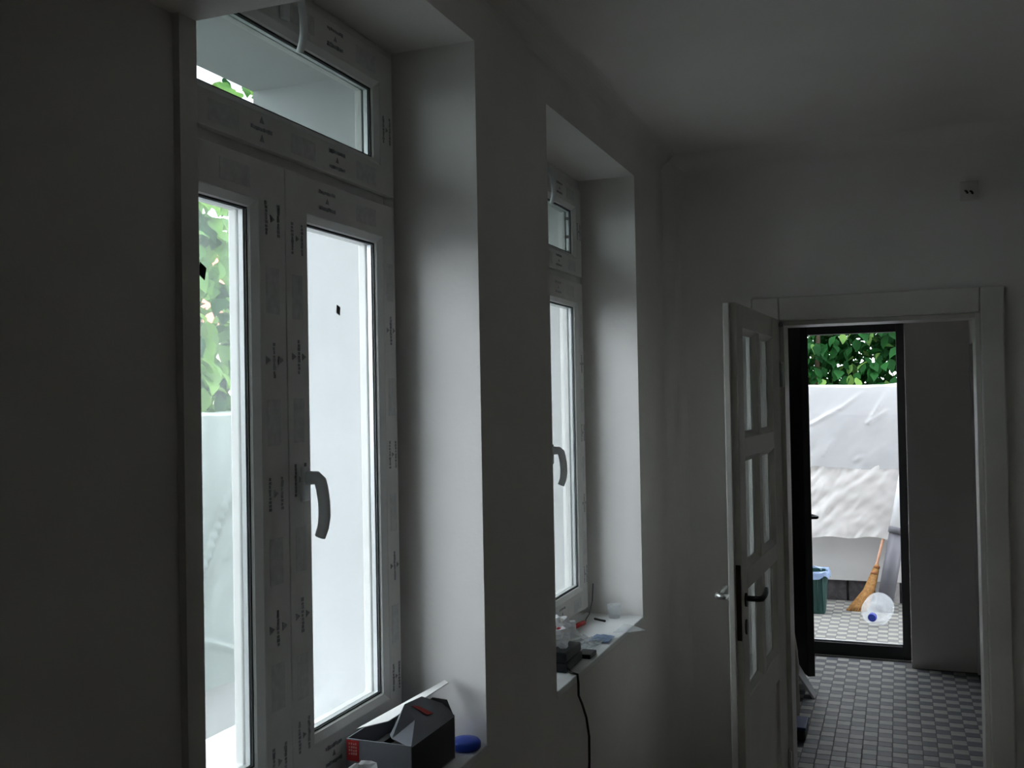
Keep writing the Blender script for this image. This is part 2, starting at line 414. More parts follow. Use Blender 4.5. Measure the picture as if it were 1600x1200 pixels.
def make_window(name, w, label, seed):
    y0, y1, dz, sm = w['y0'], w['y1'], w['dz'], w['seam']
    zb = w['sill']; zt = w['top']
    win = empty(name, (XF, (y0+y1)/2, zb), label, 'window', kind=S)
    fr = MB().rects([((y0, y1, zb, zt), XF), (shrink((y0, y1, zb, zt), .048), XF), (shrink((y0, y1, zb, zt), .048), XL), ((y0, y1, zb, zt), XL)]).build('window_frame', M['pvc'], win, bevel=.002)
    bar = MB().box(XL, XF, y0+.048, y1-.048, 2.145+dz, 2.205+dz).build('transom_bar', M['pvc'], win, bevel=.002)
    d0 = sm-W1['seam']                                   # shift of this window along the wall
    Y = lambda v: v+d0
    O = (y0+.028, y1-.028, 2.187+dz, 2.505+dz); B = (y0+.114, y1-.089, 2.25+dz, 2.435+dz)
    ts = sash(win, 'transom_sash', O, B, M['glass_t'], 'narrow hopper sash at the top')
    Or = (Y(1.5845), y1-.028, zb+.026, 2.163+dz); Br = (Y(1.657), y1-.083, 1.06+dz, 2.089+dz)
    rs = sash(win, 'casement_sash', Or, Br, M['glass'], 'right casement with the lever handle')
    Ol = (y0+.028, Y(1.5815), zb+.026, 2.163+dz); Bl = (y0+.114, Y(1.499), 1.06+dz, 2.089+dz)
    ls = sash(win, 'casement_sash', Ol, Bl, M['glass_d'], 'left casement without a handle')
    lever(rs, Y(1.632), 1.565+dz)
    lever(ts, Y(1.586), 2.478+dz, scale=1., fat=.68)
    X = XS+.0002
    prints_on(rs, X, [(False, (Or[0]+Br[0])/2, Or[2]+.05, Or[3]-.06, .06), (False, (Or[1]+Br[1])/2+.002, Or[2]+.05, Or[3]-.1, .05),
                      (True, (Or[3]+Br[3])/2, Br[0], Br[1], .06), (True, (Or[2]+Br[2])/2, Br[0], Br[1], .06)], seed+1)
    prints_on(ls, X, [(False, (Ol[1]+Bl[1])/2, Ol[2]+.03, Ol[3]-.05, .07), (True, (Ol[3]+Bl[3])/2, Bl[0], Bl[1], .06)], seed+2)
    prints_on(ts, X, [(True, (O[2]+B[2])/2, B[0], B[1], .06), (True, (O[3]+B[3])/2, B[0], B[1], .06), (False, (O[1]+B[1])/2, B[2], B[3], .055)], seed+3)
    return win, ts, rs, ls
w1, w1t, w1r, w1l = make_window('window_1', W1, 'near white window with film-printed frame, hopper sash and two casements', 11)
w2, w2t, w2r, w2l = make_window('window_2', W2, 'far white window half hidden in its niche above the black case', 23)
def sticker(parent, y, z, rot, r=.011):
    p = [(math.cos(rot+i*math.pi/2)*r*(1 if i % 2 else .8), math.sin(rot+i*math.pi/2)*r*1.15) for i in range(4)]
    MB().prism(p, lambda a, b: (-1.0848, y+a, z+b), lambda a, b: (-1.0840, y+a, z+b)).build('sticker', M['sticker'], parent)
sticker(w1r, 1.795, 1.913, .55)
sticker(w1l, 1.362, 1.945, .4, .014)
for z in (2.365, 2.30, 2.245):
    MB().lathe([(.0001, 0), (.006, 0), (.006, .002), (.0001, .002)], (-1.094, 3.494-.089-.0190, z), (0, -1, 0), 10).build('screw', M['brown'], w2t)

# ------------------------------------------------------------------ white door with six panes
H = np.array([-.43, 3.972]); ang = math.radians(2.55)
D = np.array([-math.sin(ang), -math.cos(ang)]); Nn = np.array([D[1], -D[0]])
def LP(s, t, z): p = H+D*s+Nn*t; return (p[0], p[1], z)
d1 = empty('door_1', (-.43, YD, 0), 'white panelled door with six panes standing open into the room', 'door', kind=S)
for nm, a in (('casing_board', (-.534, -.43, 0, 2.10)), ('casing_board', (.284, .363, 0, 2.10)), ('casing_board', (-.43, .284, 2.007, 2.10))):
    MB().box(a[0], a[1], YD-.022, YD, a[2], a[3]).build(nm, M['door'], d1, bevel=.006)
for a in ((-.43, -.412, 0, 2.007), (.266, .284, 0, 2.007), (-.412, .266, 1.989, 2.007)):
    MB().box(a[0], a[1], YD-.0, YD+.15, a[2], a[3]).build('door_jamb', M['door'], d1, bevel=.002)
def leafbox(name, s0, s1, z0, z1, t0=0., t1=.04, bev=.003, m='door'):
    return MB().box(s0, s1, t0, t1, z0, z1, fn=LP).build(name, M[m], d1, bevel=bev)
LZ = 2.012
leafbox('stile', 0, .155, .012, LZ); 
leafbox('stile', .735, .828, .012, LZ); leafbox('stile', .8285, .845, .012, LZ, .020, .04)
rows = [(.76, 1.10), (1.165, 1.52), (1.585, 1.935)]; cols = [(.155, .425), (.475, .735)]
for a, b in ((1.935, LZ), (1.52, 1.585), (1.10, 1.165), (.66, .76), (.012, .20)): leafbox('rail', .155, .735, a, b)
for a, b in rows: leafbox('muntin', .425, .475, a, b)
MB().loft([[LP(s, t, z) for s, z in ((.155, .20), (.735, .20), (.735, .66), (.155, .66))] for t in (.012, .028)]).build('panel', M['door'], d1)
for (a, b) in rows:
    for (c, e) in cols:
        g = MB().box(c, e, .0185, .0225, a, b, fn=LP).build('glass_pane', M['dglass'], d1)
        for t0, t1 in ((.003, .018), (.037, .023)):
            R0 = (c, e, a, b); R1 = shrink(R0, .017)
            mbx = MB()
            loops = [[LP(r[0], t, r[2]), LP(r[1], t, r[2]), LP(r[1], t, r[3]), LP(r[0], t, r[3])] for r, t in ((R0, t0), (R1, t1), (R0, t1))]
            mbx.loft(loops, closed_ring=True).build('glazing_bead', M['door'], g)
leafbox('lock_plate', .8282, .8296, .955, 1.19, .004, .019, 0, 'brown')
for side, t0, sg, m in (('room', 0., -1, 'bronze'), ('back', .04, 1, 'chrome')):
    def Q(s, tt, z): return LP(s, t0+sg*tt, z)
    MB().loft([[Q(.785+a*.016, h, 1.075+b*.022) for a, b in ((math.cos(q), math.sin(q)) for q in np.linspace(0, 2*math.pi, 12, endpoint=False))] for h in (0, .006)]).build('handle_rosette', M[m], d1)
    MB().loft([[Q(.785+a*.014, h, .99+b*.024) for a, b in ((math.cos(q), math.sin(q)) for q in np.linspace(0, 2*math.pi, 12, endpoint=False))] for h in (0, .005)]).build('keyhole_plate', M[m], d1)
    MB().tube([Q(.785, .004, 1.08), Q(.785, .04, 1.08), Q(.775, .050, 1.08), Q(.74, .052, 1.082), Q(.70, .05, 1.084), Q(.665, .046, 1.09)], [.009, .009, .0095, .009, .0085, .007], 10).build('lever_handle', M[m], d1, smooth=True)
for z in (.25, 1.75):
    MB().lathe([(.009, 0), (.009, .09), (.004, .10)], LP(-.012, -.006, z), (0, 0, 1), 10).build('hinge', M['chrome'], d1, smooth=False)
MB().lathe([(.009, 0), (.009, .012), (.003, .02)], LP(-.012, -.006, 1.985), (0, 0, 1), 10).build('hinge', M['chrome'], d1)

# ------------------------------------------------------------------ black entrance door
d2 = empty('door_2', (-.42, 6.86, 0), 'black entrance door standing ajar at the end of the hall', 'door', kind=S)
FX0, FX1, FZ = -.862, .04, 2.205
for a in ((FX0, FX0+.045, 0, FZ), (FX1-.05, FX1, 0, FZ), (FX0+.045, FX1-.05, 2.112, FZ)):
    MB().box(a[0], a[1], 6.86, 6.93, a[2], a[3]).build('frame_member', M['dark'], d2, bevel=.004)
MB().box(FX0+.045, FX1-.05, 6.86, 6.95, 0, .085).build('threshold', M['dark'], d2, bevel=.004)
MB().box(FX0+.045, FX1-.05, 6.875, 6.895, .085, .098).build('threshold_strip', M['spacer'], d2, bevel=.002)
h2 = np.array([-.812, 6.85]); e2 = np.array([-.492, 6.085]); dd = (e2-h2)/np.linalg.norm(e2-h2); L2 = np.linalg.norm(e2-h2); n2 = np.array([-dd[1], dd[0]])
def EP(s, t, z): p = h2+dd*s+n2*t; return (p[0], p[1], z)
MB().box(0, L2, -.045, 0, .062, 2.125, fn=EP).build('door_leaf', M['black'], d2, bevel=.004)
for z0, z1, s0, s1 in ((.20, .95, .12, L2-.14), (1.10, 1.98, .12, L2-.14)):
    MB().loft([[EP(s, t, z) for s, z in ((s0+i, z0+i), (s1-i, z0+i), (s1-i, z1-i), (s0+i, z1-i))] for i, t in ((0, .0005), (.02, .008))]).build('raised_panel', M['black'], d2)
MB().box(L2-.085, L2-.035, 0, .008, .74, 1.13, fn=EP).build('lock_plate', M['gpipe'], d2, bevel=.003)
MB().tube([EP(L2-.06, .006, .985), EP(L2-.06, .05, .985), EP(L2-.075, .058, .985), EP(L2-.17, .058, .985)], .009, 10).build('lever_handle', M['dark'], d2, smooth=True)
MB().tube([EP(L2-.06, -.046, .975), EP(L2-.06, -.095, .975), EP(L2-.075, -.10, .975), EP(L2-.17, -.10, .975)], .010, 10).build('lever_handle', M['dark'], d2, smooth=True)
for z, s in ((1.46, .20), (1.435, .17), (1.405, .17), (1.38, .17)):
    MB().lathe([(.009, 0), (.009, .006), (.0001, .009)], EP(L2-s, 0, z), (n2[0], n2[1], 0), 10).build('bolt_head', M['chrome'], d2)

# ------------------------------------------------------------------ wall box above the door
jb = empty('junction_box', (.258, YD, 2.42), 'small square wiring box high on the wall above the white door', 'wiring box')
MB().box(.226, .29, YD-.012, YD, 2.42, 2.49).build('cover_plate', M['cream'], jb, bevel=.004)
for x, z in ((.245, 2.455), (.262, 2.452)):
    MB().tube([(x, YD-.012, z), (x+.003, YD-.022, z-.004), (x+.006, YD-.028, z-.012)], .004, 8).build('wire_end', M['cable'], jb)

# ------------------------------------------------------------------ near sill: carton, lid, bag
cx0, cx1, cy0, cy1, cz0, cz1 = -1.048, -.902, 1.738, 1.942, .955, 1.047
bx = empty('cardboard_carton', ((cx0+cx1)/2, (cy0+cy1)/2, cz0), 'open grey and black cardboard carton with red labels on the near sill', 'box')
th = .003
MB().box(cx0, cx1, cy0, cy1, cz0, cz0+th).build('carton_base', M['card'], bx)
MB().box(cx0, cx1, cy0, cy0+th, cz0+th, cz1).build('carton_side', M['card'], bx)
MB().box(cx0, cx1, cy1-th, cy1, cz0+th, cz1).build('carton_side', M['card'], bx)
MB().box(cx1-th, cx1, cy0+th, cy1-th, cz0+th, cz1-.004).build('carton_side', M['cardk'], bx)
MB().box(cx0, cx0+th, cy0+th, cy1-th, cz0+th, cz1).build('carton_side', M['card'], bx)
lab = MB().box(cx0+.002, cx0+.030, cy0-.0008, cy0, 1.004, 1.045).build('red_label', M['red'], bx, label='red label on the end of the carton')
lp = MB()
rnd = random.Random(3)
for r in range(4):
    for i in range(4):
        u = cx0+.007+i*.005; lp.box(u, u+.0035*rnd.uniform(.6, 1), cy0-.0014, cy0-.0008, 1.036-r*.0065, 1.036-r*.0065+.0045*rnd.uniform(.6, 1))
lp.build('label_print', M['pink'], lab)
def sheet(pts, name, m, parent, t=.0016, sub=0):
    return MB().add(pts, [tuple(range(len(pts)))]).build(name, m, parent, solid=t)
FL = [(-1.042, 1.77, 1.056), (-.966, 2.03, 1.091), (-.942, 2.0, 1.096), (-.985, 1.801, 1.068)]
# grey flap leaning in over the opening, its corner cut away
flap = MB(); 
hinge = [(cx1, cy0+.0, cz1-.004), (cx1, cy0+.07, cz1-.004), (cx1, cy0+.14, cz1-.004), (cx1, cy1, cz1-.004)]
mid = [(cx1-.045, cy0+.006, cz1+.008), (cx1-.028, cy0+.072, cz1+.026), (cx1-.025, cy0+.14, cz1+.026), (cx1-.012, cy1-.006, cz1+.014)]
top = [(cx1-.052, cy0+.012, cz1+.013), (cx1-.052, cy0+.074, cz1+.055), (cx1-.047, cy0+.142, cz1+.052), (cx1-.022, cy1-.014, cz1+.026)]
flap.loft([hinge, mid, top], caps=False, closed_loop=False)
fl = flap.build('carton_flap', M['card'], bx, solid=.0018)
MB().add([(cx1-.0425, cy0+.088, cz1+.0488), (cx1-.037, cy0+.108, cz1+.0430), (cx1-.018, cy0+.137, cz1+.0215), (cx1-.021, cy0+.115, cz1+.0240)], [(0, 1, 2, 3)]).build('red_label', M['red'], fl, solid=.0012)
sheet([FL[0], FL[3], FL[2], FL[1]], 'carton_flap', M['cardw'], bx)
sheet([(cx0+.05, cy1, cz1), (cx1-.004, cy1, cz1), (cx1-.012, cy1-.012, cz1+.034), (cx0+.10, cy1-.012, cz1+.036)], 'carton_flap', M['cardk'], bx)
pc = MB()
for i in range(7):
    a = cx0+.012+i*.018; pc.box(a, a+.014, cy0+.03+.008*(i % 3), cy0+.15, cz0+th, cz0+.055+.01*(i % 2))
pc.build('packing_insert', M['cardk'], bx)

o = MB().lathe([(.030, 0), (.034, .004), (.034, .014), (.030, .019), (.012, .021), (.0005, .0212)], (-.905, 2.003, .955), (0, 0, 1), 28).build('plastic_lid', M['blue'], None, smooth=True)  # round blue plastic lid lying on the sill
finish(rebase(o, (-.905, 2.003, .955)), 'shallow round blue plastic lid on the sill beside the carton', 'tub')

def crumple(name, c, r, m, seed, label, cat, amp=.5, nu=22, nv=12, z0=None, group=None):
    """a crushed bag: a faceted, dented closed skin resting on its base"""
    mbx = MB(); rnd = random.Random(seed); off = Vector((rnd.random()*50, rnd.random()*50, rnd.random()*50)); loops = []
    for i in range(nv+1):
        v = math.pi*i/nv; lp_ = []
        for j in range(nu):
            u = 2*math.pi*j/nu; d = Vector((math.sin(v)*math.cos(u), math.sin(v)*math.sin(u), math.cos(v)))
            k = 1+amp*(noise.noise(d*2.2+off))+amp*.6*(abs(noise.noise(d*5+off))-.2)
            p = Vector(c)+Vector((d.x*r[0]*k, d.y*r[1]*k, d.z*r[2]*k))
            if z0 is not None: p.z = max(p.z, z0+.001)
            lp_.append(p)
        loops.append(lp_)
    mbx.loft(loops)
    return mbx, label, cat
mbx, l, c_ = crumple('plastic_bag', (-.985, 1.665, .978), (.060, .055, .045), None, 5, 'crumpled clear plastic bag in front of the grey carton', 'bag', z0=.955)
finish(rebase(mbx.build('plastic_bag', M['clearw'], None), (-.985, 1.665, .955)), l, c_)

# ------------------------------------------------------------------ far sill
SZ = .935
kb = empty('black_case', (-.95, 2.78, SZ), 'small black plastic case with a cord at the corner of the far sill', 'case')
MB().box(-1.005, -.901, 2.703, 2.857, SZ, SZ+.028).build('case_base', M['kbox'], kb, bevel=.005)
MB().box(-1.003, -.903, 2.705, 2.855, SZ+.029, SZ+.056).build('case_lid', M['kbox'], kb, bevel=.006)
MB().tube([(-.902, 2.69+.02, SZ+.012), (-.885, 2.690, SZ+.008), (XW+.010, 2.683, SZ+.006), (XW+.014, 2.678, SZ-.02), (XW+.010, 2.69, SZ-.055), (XW+.009, 2.725, SZ-.09), (XW+.009, 2.763, SZ-.14), (XW+.010, 2.783, SZ-.20), (XW+.011, 2.778, SZ-.27), (XW+.012, 2.765, SZ-.33), (XW+.012, 2.75, SZ-.5), (XW+.02, 2.76, .02)], .0036, 8).build('power_cord', M['cable'], kb, smooth=True)
o = MB().box(-.925, -.880, 2.868, 2.935, SZ, SZ+.014).build('black_block', M['kbox'], None, bevel=.003)  # low flat black block next to the case
finish(rebase(o, (-.903, 2.90, SZ)), 'flat black block beside the black case', 'battery')
mbx, l, c_ = crumple('carrier_bag', (-.960, 2.80, SZ+.090), (.050, .085, .044), None, 9, 'white and red carrier bag bundled on top of the black case', 'bag', z0=SZ+.0565)
cb = rebase(mbx.build('carrier_bag', M['clearw'], None), (-.965, 2.79, SZ+.0565)); finish(cb, l, c_)
WLOC[cb.name] = Vector((-.965, 2.79, SZ+.0565))
for (x, y, z, r) in ((-.926, 2.80, SZ+.104, .012), (-.938, 2.755, SZ+.110, .010), (-.955, 2.74, SZ+.122, .014)):
    MB().lathe([(.0005, .006), (r*.7, .004), (r, 0), (r*.8, -.006)], (x, y, z), (.6, -.3, .74), 7).build('red_print', M['red'], cb)
pk = empty('plastic_packet', (-.93, 3.05, SZ), 'flat clear and blue plastic packet lying on the far sill', 'packet')
def wavy(name, x0, x1, y0, y1, z, m, parent, amp, seed, nx=12, ny=12, solid=.001):
    off = Vector((seed*3.1, seed*1.7, 0)); mbx = MB(); vs = []; fs = []
    for i in range(nx+1):
        for j in range(ny+1):
            x = x0+(x1-x0)*i/nx; y = y0+(y1-y0)*j/ny
            vs.append((x, y, z+.002+amp*abs(noise.noise(Vector((x*40, y*40, 0))+off))+amp*.5*abs(noise.noise(Vector((x*90, y*90, 3))+off))))
    for i in range(nx):
        for j in range(ny):
            a = i*(ny+1)+j; fs.append((a, a+1, a+ny+2, a+ny+1))
    return mbx.add(vs, fs).build(name, m, parent, solid=solid)
wavy('clear_wrap', -1.0, -.895, 2.95, 3.11, SZ, M['clear'], pk, .022, 2)
wavy('blue_insert', -.945, -.882, 3.06, 3.15, SZ+.003, M['bluebag'], pk, .008, 4)
o = MB().tube([(-1.045, 3.19, SZ+.010), (-1.038, 3.25, SZ+.010), (-1.03, 3.29, SZ+.010)], .008, 10).build('red_tube', M['red'], None, smooth=True)
finish(rebase(o, (-1.038, 3.24, SZ+.002)), 'short red tube lying by the far window frame', 'tube')
o = MB().tube([(-1.028, 3.295, SZ+.006), (-1.045, 3.36, SZ+.006), (-1.050, 3.42, SZ+.012), (-1.052, 3.465, SZ+.05), (-1.052, 3.478, SZ+.11)], .0022, 6).build('grey_wire', M['gpipe'], None)
finish(rebase(o, (-1.04, 3.36, SZ+.004)), 'thin grey wire curling up in the far niche corner', 'wire')
o = MB().lathe([(.020, 0), (.024, .03), (.026, .048), (.0245, .048), (.0225, .03), (.0185, .002), (.0003, .002)], (-.962, 3.435, SZ), (0, 0, 1), 18).build('clear_cup', M['clear'], None, smooth=True)
finish(rebase(o, (-.962, 3.435, SZ)), 'small clear plastic cup at the back corner of the far sill', 'cup')
o = MB().tube([(-.975, 3.36, SZ+.004), (-.995, 3.37, SZ+.004), (-1.02, 3.385, SZ+.004)], .004, 8).build('small_bolt', M['bronze'], None)
finish(rebase(o, (-.99, 3.37, SZ)), 'short dark metal bolt lying near the clear cup', 'bolt')
o = MB().add([(-.905, 3.21, SZ+.002), (-.90, 3.34, SZ+.002), (XW+.004, 3.33, SZ+.002), (-.812, 3.288, SZ-.001), (-.862, 3.235, SZ+.001)], [(0, 4, 3, 2, 1)]).build('plastic_offcut', M['clear'], None, solid=.0012)
finish(rebase(o, (-.87, 3.28, SZ)), 'clear plastic offcut jutting over the far sill edge', 'plastic sheet')

# ------------------------------------------------------------------ things on the hall floor behind the white door
mbx, l, c_ = crumple('paper_sack', (-.592, 5.42, .20), (.075, .12, .31), None, 31, 'beige sack standing behind the white door in the hall', 'sack', amp=.25, z0=0)
finish(rebase(mbx.build('paper_sack', M['sack'], None, smooth=True), (-.592, 5.42, 0)), l, c_)
o = MB().loft([[(-.60, 5.84, .165), (-.60, 5.97, .18), (-.492, 5.96, .0), (-.492, 5.85, .0)], [(-.590, 5.84, .172), (-.590, 5.97, .187), (-.478, 5.96, .0), (-.478, 5.85, .0)]]).build('board_offcut', M['board'], None)
finish(rebase(o, (-.52, 5.9, 0)), 'light grey board offcut leaning by the black door', 'board')
bt = empty('tool_tray', (-.535, 5.20, 0), 'small dark tray with a blue rim on the hall tiles', 'tray')
MB().box(-.58, -.468, 5.12, 5.30, 0, .05).build('tray_body', M['cardk'], bt, bevel=.008)
MB().box(-.583, -.465, 5.115, 5.305, .051, .068).build('tray_rim', M['navy'], bt, bevel=.005)

# ------------------------------------------------------------------ outside
finish(MB().box(-40, 40, -30, 60, -.20, -.062).build('ground', M['ground'], kind=S), 'pale concrete yard around the house', 'ground')
pt = MB().box(-1.6, 1.2, 7.05, 8.86, -.062, -.034).build('floor_patio', M['grout'], kind=S); finish(pt, 'patio of small pale chequered tiles outside the entrance', 'patio')
ft = [MB(), MB()]
for i in range(40):
    for j in range(26):
        x = -1.58+.07*i; y = 7.06+.069*j
        ft[(i+j) % 2].box(x+.001, x+.069, y+.001, y+.068, -.034, -.030)
for c in (0, 1): ft[c].build('patio_tile', M[('otile_l', 'otile_d')[c]], pt, kind='stuff')

FY = 8.86; FLX = -3.4
gw = MB().box(FLX-.18, 4, FY, FY+.18, .14, 1.76).build('garden_wall', M['fence'], None)
WLOC[gw.name] = Vector((0, 0, 0)); finish(gw, 'white rendered garden wall behind the patio', 'wall')
gl = MB().box(FLX-.18, FLX, -3, FY, -.062, 1.64).build('side_wall', M['fence'], None)
finish(gl, 'pale garden wall running past the near window', 'wall')
bricks = [(-3.58+.21*i, -3.58+.21*i+.19) for i in range(36)]
for k, (a, b) in enumerate(bricks):
    d = [.03, .0, .035][k % 3]
    if a < -1.0 or b > 1.2: continue
    MB().box(a, b, FY+d, FY+.17, -.062, .139).build('brick', M['brickl'] if k % 3 == 1 else M['brickd'], gw, bevel=.004)
MB().box(-3.58, 4, FY+.06, FY+.17, -.062, .139).build('plinth', M['brickd'], gw)

def hung_sheet(name, P0, U, W, top, bottom, out, m, amp, seed, label, nx=170, nz=130, over=.12, hem=0., folds=(), fine=1.):
    """plastic hung over a wall: wrinkled front, turned over the top"""
    P0 = Vector(P0); U = Vector(U); out = Vector(out); off = Vector((seed*7.3, seed*2.9, seed)); vs = []; fs = []
    for j in range(nz+1):
        q = j/nz
        for i in range(nx+1):
            s = W*i/nx
            edge = .018*noise.noise(Vector((s*2.2, 1.3, seed)))+.012*noise.noise(Vector((s*7, 2, seed)))
            hem_ = .06*noise.noise(Vector((s*1.6, 9.1, seed)))+.02*noise.noise(Vector((s*5, 7, seed)))
            t = top+edge; b = bottom+hem_
            z = t+(b-t)*q
            # folds: ridged, running slantwise
            a_ = s*.62+z*.78; b_ = -s*.78+z*.62            # along and across the slant of the creases
            v0 = Vector((s*1.2, z*1.4, seed)); v1 = Vector((a_*2.0, b_*7, seed)); v2 = Vector((a_*5, b_*17, seed+5)); v3 = Vector((a_*11, b_*34, seed+9))
            d = amp*(.5*noise.noise(v0+off)+.26*noise.noise(v1+off)+fine*(.20*noise.noise(v2+off)+.11*noise.noise(v3+off))+.5)
            for (s0, z0, s1, z1, hh) in folds:
                ex, ez = s1-s0, z1-z0; ll = ex*ex+ez*ez; tt = max(0, min(1, ((s-s0)*ex+(z-z0)*ez)/ll))
                dist = math.hypot(s-s0-tt*ex, z-z0-tt*ez); d += 1.6*hh*math.exp(-(dist/.013)**2)*math.sin(math.pi*min(1, .15+tt*.8))
            d *= min(1, .25+q*2.2)
            d += hem*q*q
            p = P0+U*s+out*(.012+d); p.z = z; vs.append(p)
    for j in range(nz):
        for i in range(nx):
            a = j*(nx+1)+i; fs.append((a, a+1, a+nx+2, a+nx+1))
    # return over the wall top
    base = len(vs)
    for k, (dx, dz) in enumerate(((-.02, .012), (-over*.5, .011), (-over, .008))):
        for i in range(nx+1):
            s = W*i/nx; p = P0+U*s+out*dx; p.z = vs[i].z+dz; vs.append(p)
    rows_ = [list(range(nx+1))]+[[base+k*(nx+1)+i for i in range(nx+1)] for k in range(3)]
    for a, b in zip(rows_[:-1], rows_[1:]):
        for i in range(nx): fs.append((a[i], b[i], b[i+1], a[i+1]))
    o = MB().add(vs, fs).build(name, m, None, smooth=True)
    return o
ps = hung_sheet('plastic_sheet', (-1.9, FY, 0), (1, 0, 0), 3.0, 1.785, .52, (0, -1, 0), M['sheet2'], .075, 3, '', over=.165, hem=.16)
finish(ps, 'crinkled white plastic sheet hung over the garden wall behind the patio', 'plastic sheet')
WLOC[ps.name] = Vector((0, 0, 0))
# a second, clearer layer over the upper half, ending in a straight hem
up = hung_sheet('upper_layer', (-1.9, FY-.075, 0), (1, 0, 0), 3.0, 1.77, 1.105, (0, -1, 0), M['sheet'], .045, 8, '', over=.05, nz=120, fine=.35, folds=[(1.20, 1.46, 1.46, 1.61, .016), (1.44, 1.59, 1.63, 1.735, .014), (1.66, 1.47, 1.84, 1.77, .014), (1.66, 1.47, 1.81, 1.58, .012), (1.3, 1.2, 1.38, 1.33, .008), (1.55, 1.15, 1.6, 1.2, .008), (.6, 1.2, 1.0, 1.6, .014)])
up.parent = ps
ss = hung_sheet('side_sheet', (FLX, 2.2, 0), (0, 1, 0), 4.6, 1.665, .25, (1, 0, 0), M['sheet3'], .07, 5, '', over=.165, fine=.3, folds=[(1.75, .45, 2.45, 1.66, .02), (2.0, .5, 2.5, .28, .02), (2.2, .9, 2.8, 1.6, .015)])
finish(ss, 'pale plastic sheet draped over the wall outside the near window', 'plastic sheet')

# broom
br = empty('broom', (-.37, 8.44, -.03), 'straw broom with a wooden stick leaning on the garden wall', 'broom')
b0 = Vector((-.355, 8.45, -.03)); b1 = Vector((-.195, 8.60, .33)); b2 = Vector((-.075, 8.78, .80))
st = MB().tube([b1-(b2-b1)*.12, b1, b2], .0115, 10).build('broom_stick', M['stick'], br, smooth=True)
hd = MB()
def blade(t, w, th, c): return [c+Vector((math.cos(q)*w, math.sin(q)*th, -.35*math.cos(q)*w*0)) for q in np.linspace(0, 2*math.pi, 18, endpoint=False)]
prof = [(0, .075, .025), (.12, .070, .026), (.35, .050, .027), (.6, .036, .025), (.85, .026, .022), (1., .014, .014)]
loops = []
for t, w, th in prof:
    c = b0.lerp(b1, t)+Vector((.012*math.sin(t*3.1)*2.2, 0, 0)); loops.append(blade(t, w, th, c))
for p in loops[0]: p.z = -.029
hd.loft(loops).build('broom_head', M['straw'], br, smooth=True)
sw = MB(); rnd = random.Random(4)
for i in range(46):
    q = rnd.uniform(0, 2*math.pi); c0 = b0.lerp(b1, .95)+Vector((math.cos(q)*.016, math.sin(q)*.015, 0)); c1 = b0.lerp(b1, .45)+Vector((.026+math.cos(q)*.044, math.sin(q)*.027, 0)); c2 = b0+Vector((math.cos(q)*.079, math.sin(q)*.03, .004))
    sw.tube([c0, c1, c2], [.0022, .0024, .0018], 4)
sw.build('straw', M['straw'], br, kind='stuff')
for t in (.80, .93):
    MB().tube([b0.lerp(b1, t-.022)+Vector((.012, 0, 0)), b0.lerp(b1, t+.022)+Vector((.008, 0, 0))], .0285 if t < .9 else .024, 14).build('binding', M['tape'], br, smooth=True)

# pipe
pp = empty('drain_pipe', (-.135, 8.62, -.03), 'grey plastic drain pipe leaning on the wall right of the broom', 'pipe')
p0 = Vector((-.150, 8.49, -.03+.012)); p1 = Vector((.088, 8.66, 1.25))
MB().tube([p0, p0.lerp(p1, .48)], .062, 24).build('pipe_body', M['gpipe'], pp, smooth=True)
MB().tube([p0.lerp(p1, .475), p0.lerp(p1, .51), p0.lerp(p1, .515)], [.070, .070, .062], 24).build('pipe_socket', M['gpipe'], pp, smooth=True)
MB().tube([p0.lerp(p1, .51), p1], .064, 24).build('pipe_wrap', M['clearw'], pp, smooth=True)

# water bottle, cap to the camera
wb = empty('water_bottle', (-.20, 7.9, -.03), 'large empty clear water bottle with a blue cap lying on the patio', 'bottle')
ax = Vector((-.17, -1, -.10)).normalized(); org = Vector((-.165, 8.18, .085))
prof = [(.001, 0), (.085, .004), (.105, .03), (.108, .06), (.103, .075), (.108, .09), (.108, .15), (.103, .165), (.108, .18), (.104, .21), (.085, .25), (.05, .29), (.03, .305), (.027, .32)]
MB().lathe(prof, org, ax, 28).build('bottle_body', M['clear'], wb, smooth=True)
MB().lathe([(.031, .312), (.031, .340), (.028, .346), (.0005, .347)], org, ax, 22).build('bottle_cap', M['capblue'], wb, smooth=False)

# bin with bag
gb = empty('waste_bin', (-.66, 8.30, -.03), 'dark green waste bin lined with a pale blue bag on the patio', 'bin')
bw0, bw1 = .105, .118
def rr(cx, cy, w, z, n=20):
    return [(cx+w*math.copysign(abs(math.cos(q))**.45, math.cos(q)), cy+w*math.copysign(abs(math.sin(q))**.45, math.sin(q)), z) for q in np.linspace(0, 2*math.pi, n, endpoint=False)]
BC = (-.675, 8.34)
MB().loft([rr(*BC, .09, -.03), rr(*BC, .095, -.01), rr(*BC, .118, .30), rr(*BC, .112, .30), rr(*BC, .088, .0)]).build('bin_body', M['gbin'], gb, smooth=False)
for k in range(5):
    x = BC[0]-.08+k*.04
    MB().tube([(x, BC[1]-.098, 0), (x, BC[1]-.119, .29)], .005, 8).build('bin_rib', M['gbin'], gb, smooth=True)
mbx = MB(); loops = []
for i, (w, z) in enumerate(((.108, .22), (.112, .295), (.122, .312), (.130, .30), (.134, .262))):
    lp_ = rr(*BC, w, z, 40)
    loops.append([(x+.008*noise.noise(Vector((x*30, y*30, i))), y+.008*noise.noise(Vector((x*30, y*30, i+7))), zz+.022*noise.noise(Vector((x*22, y*22, 3)))*(i/2)) for x, y, zz in lp_])
mbx.loft(loops, caps=False).build('bin_bag', M['bluebag'], gb, solid=.001)

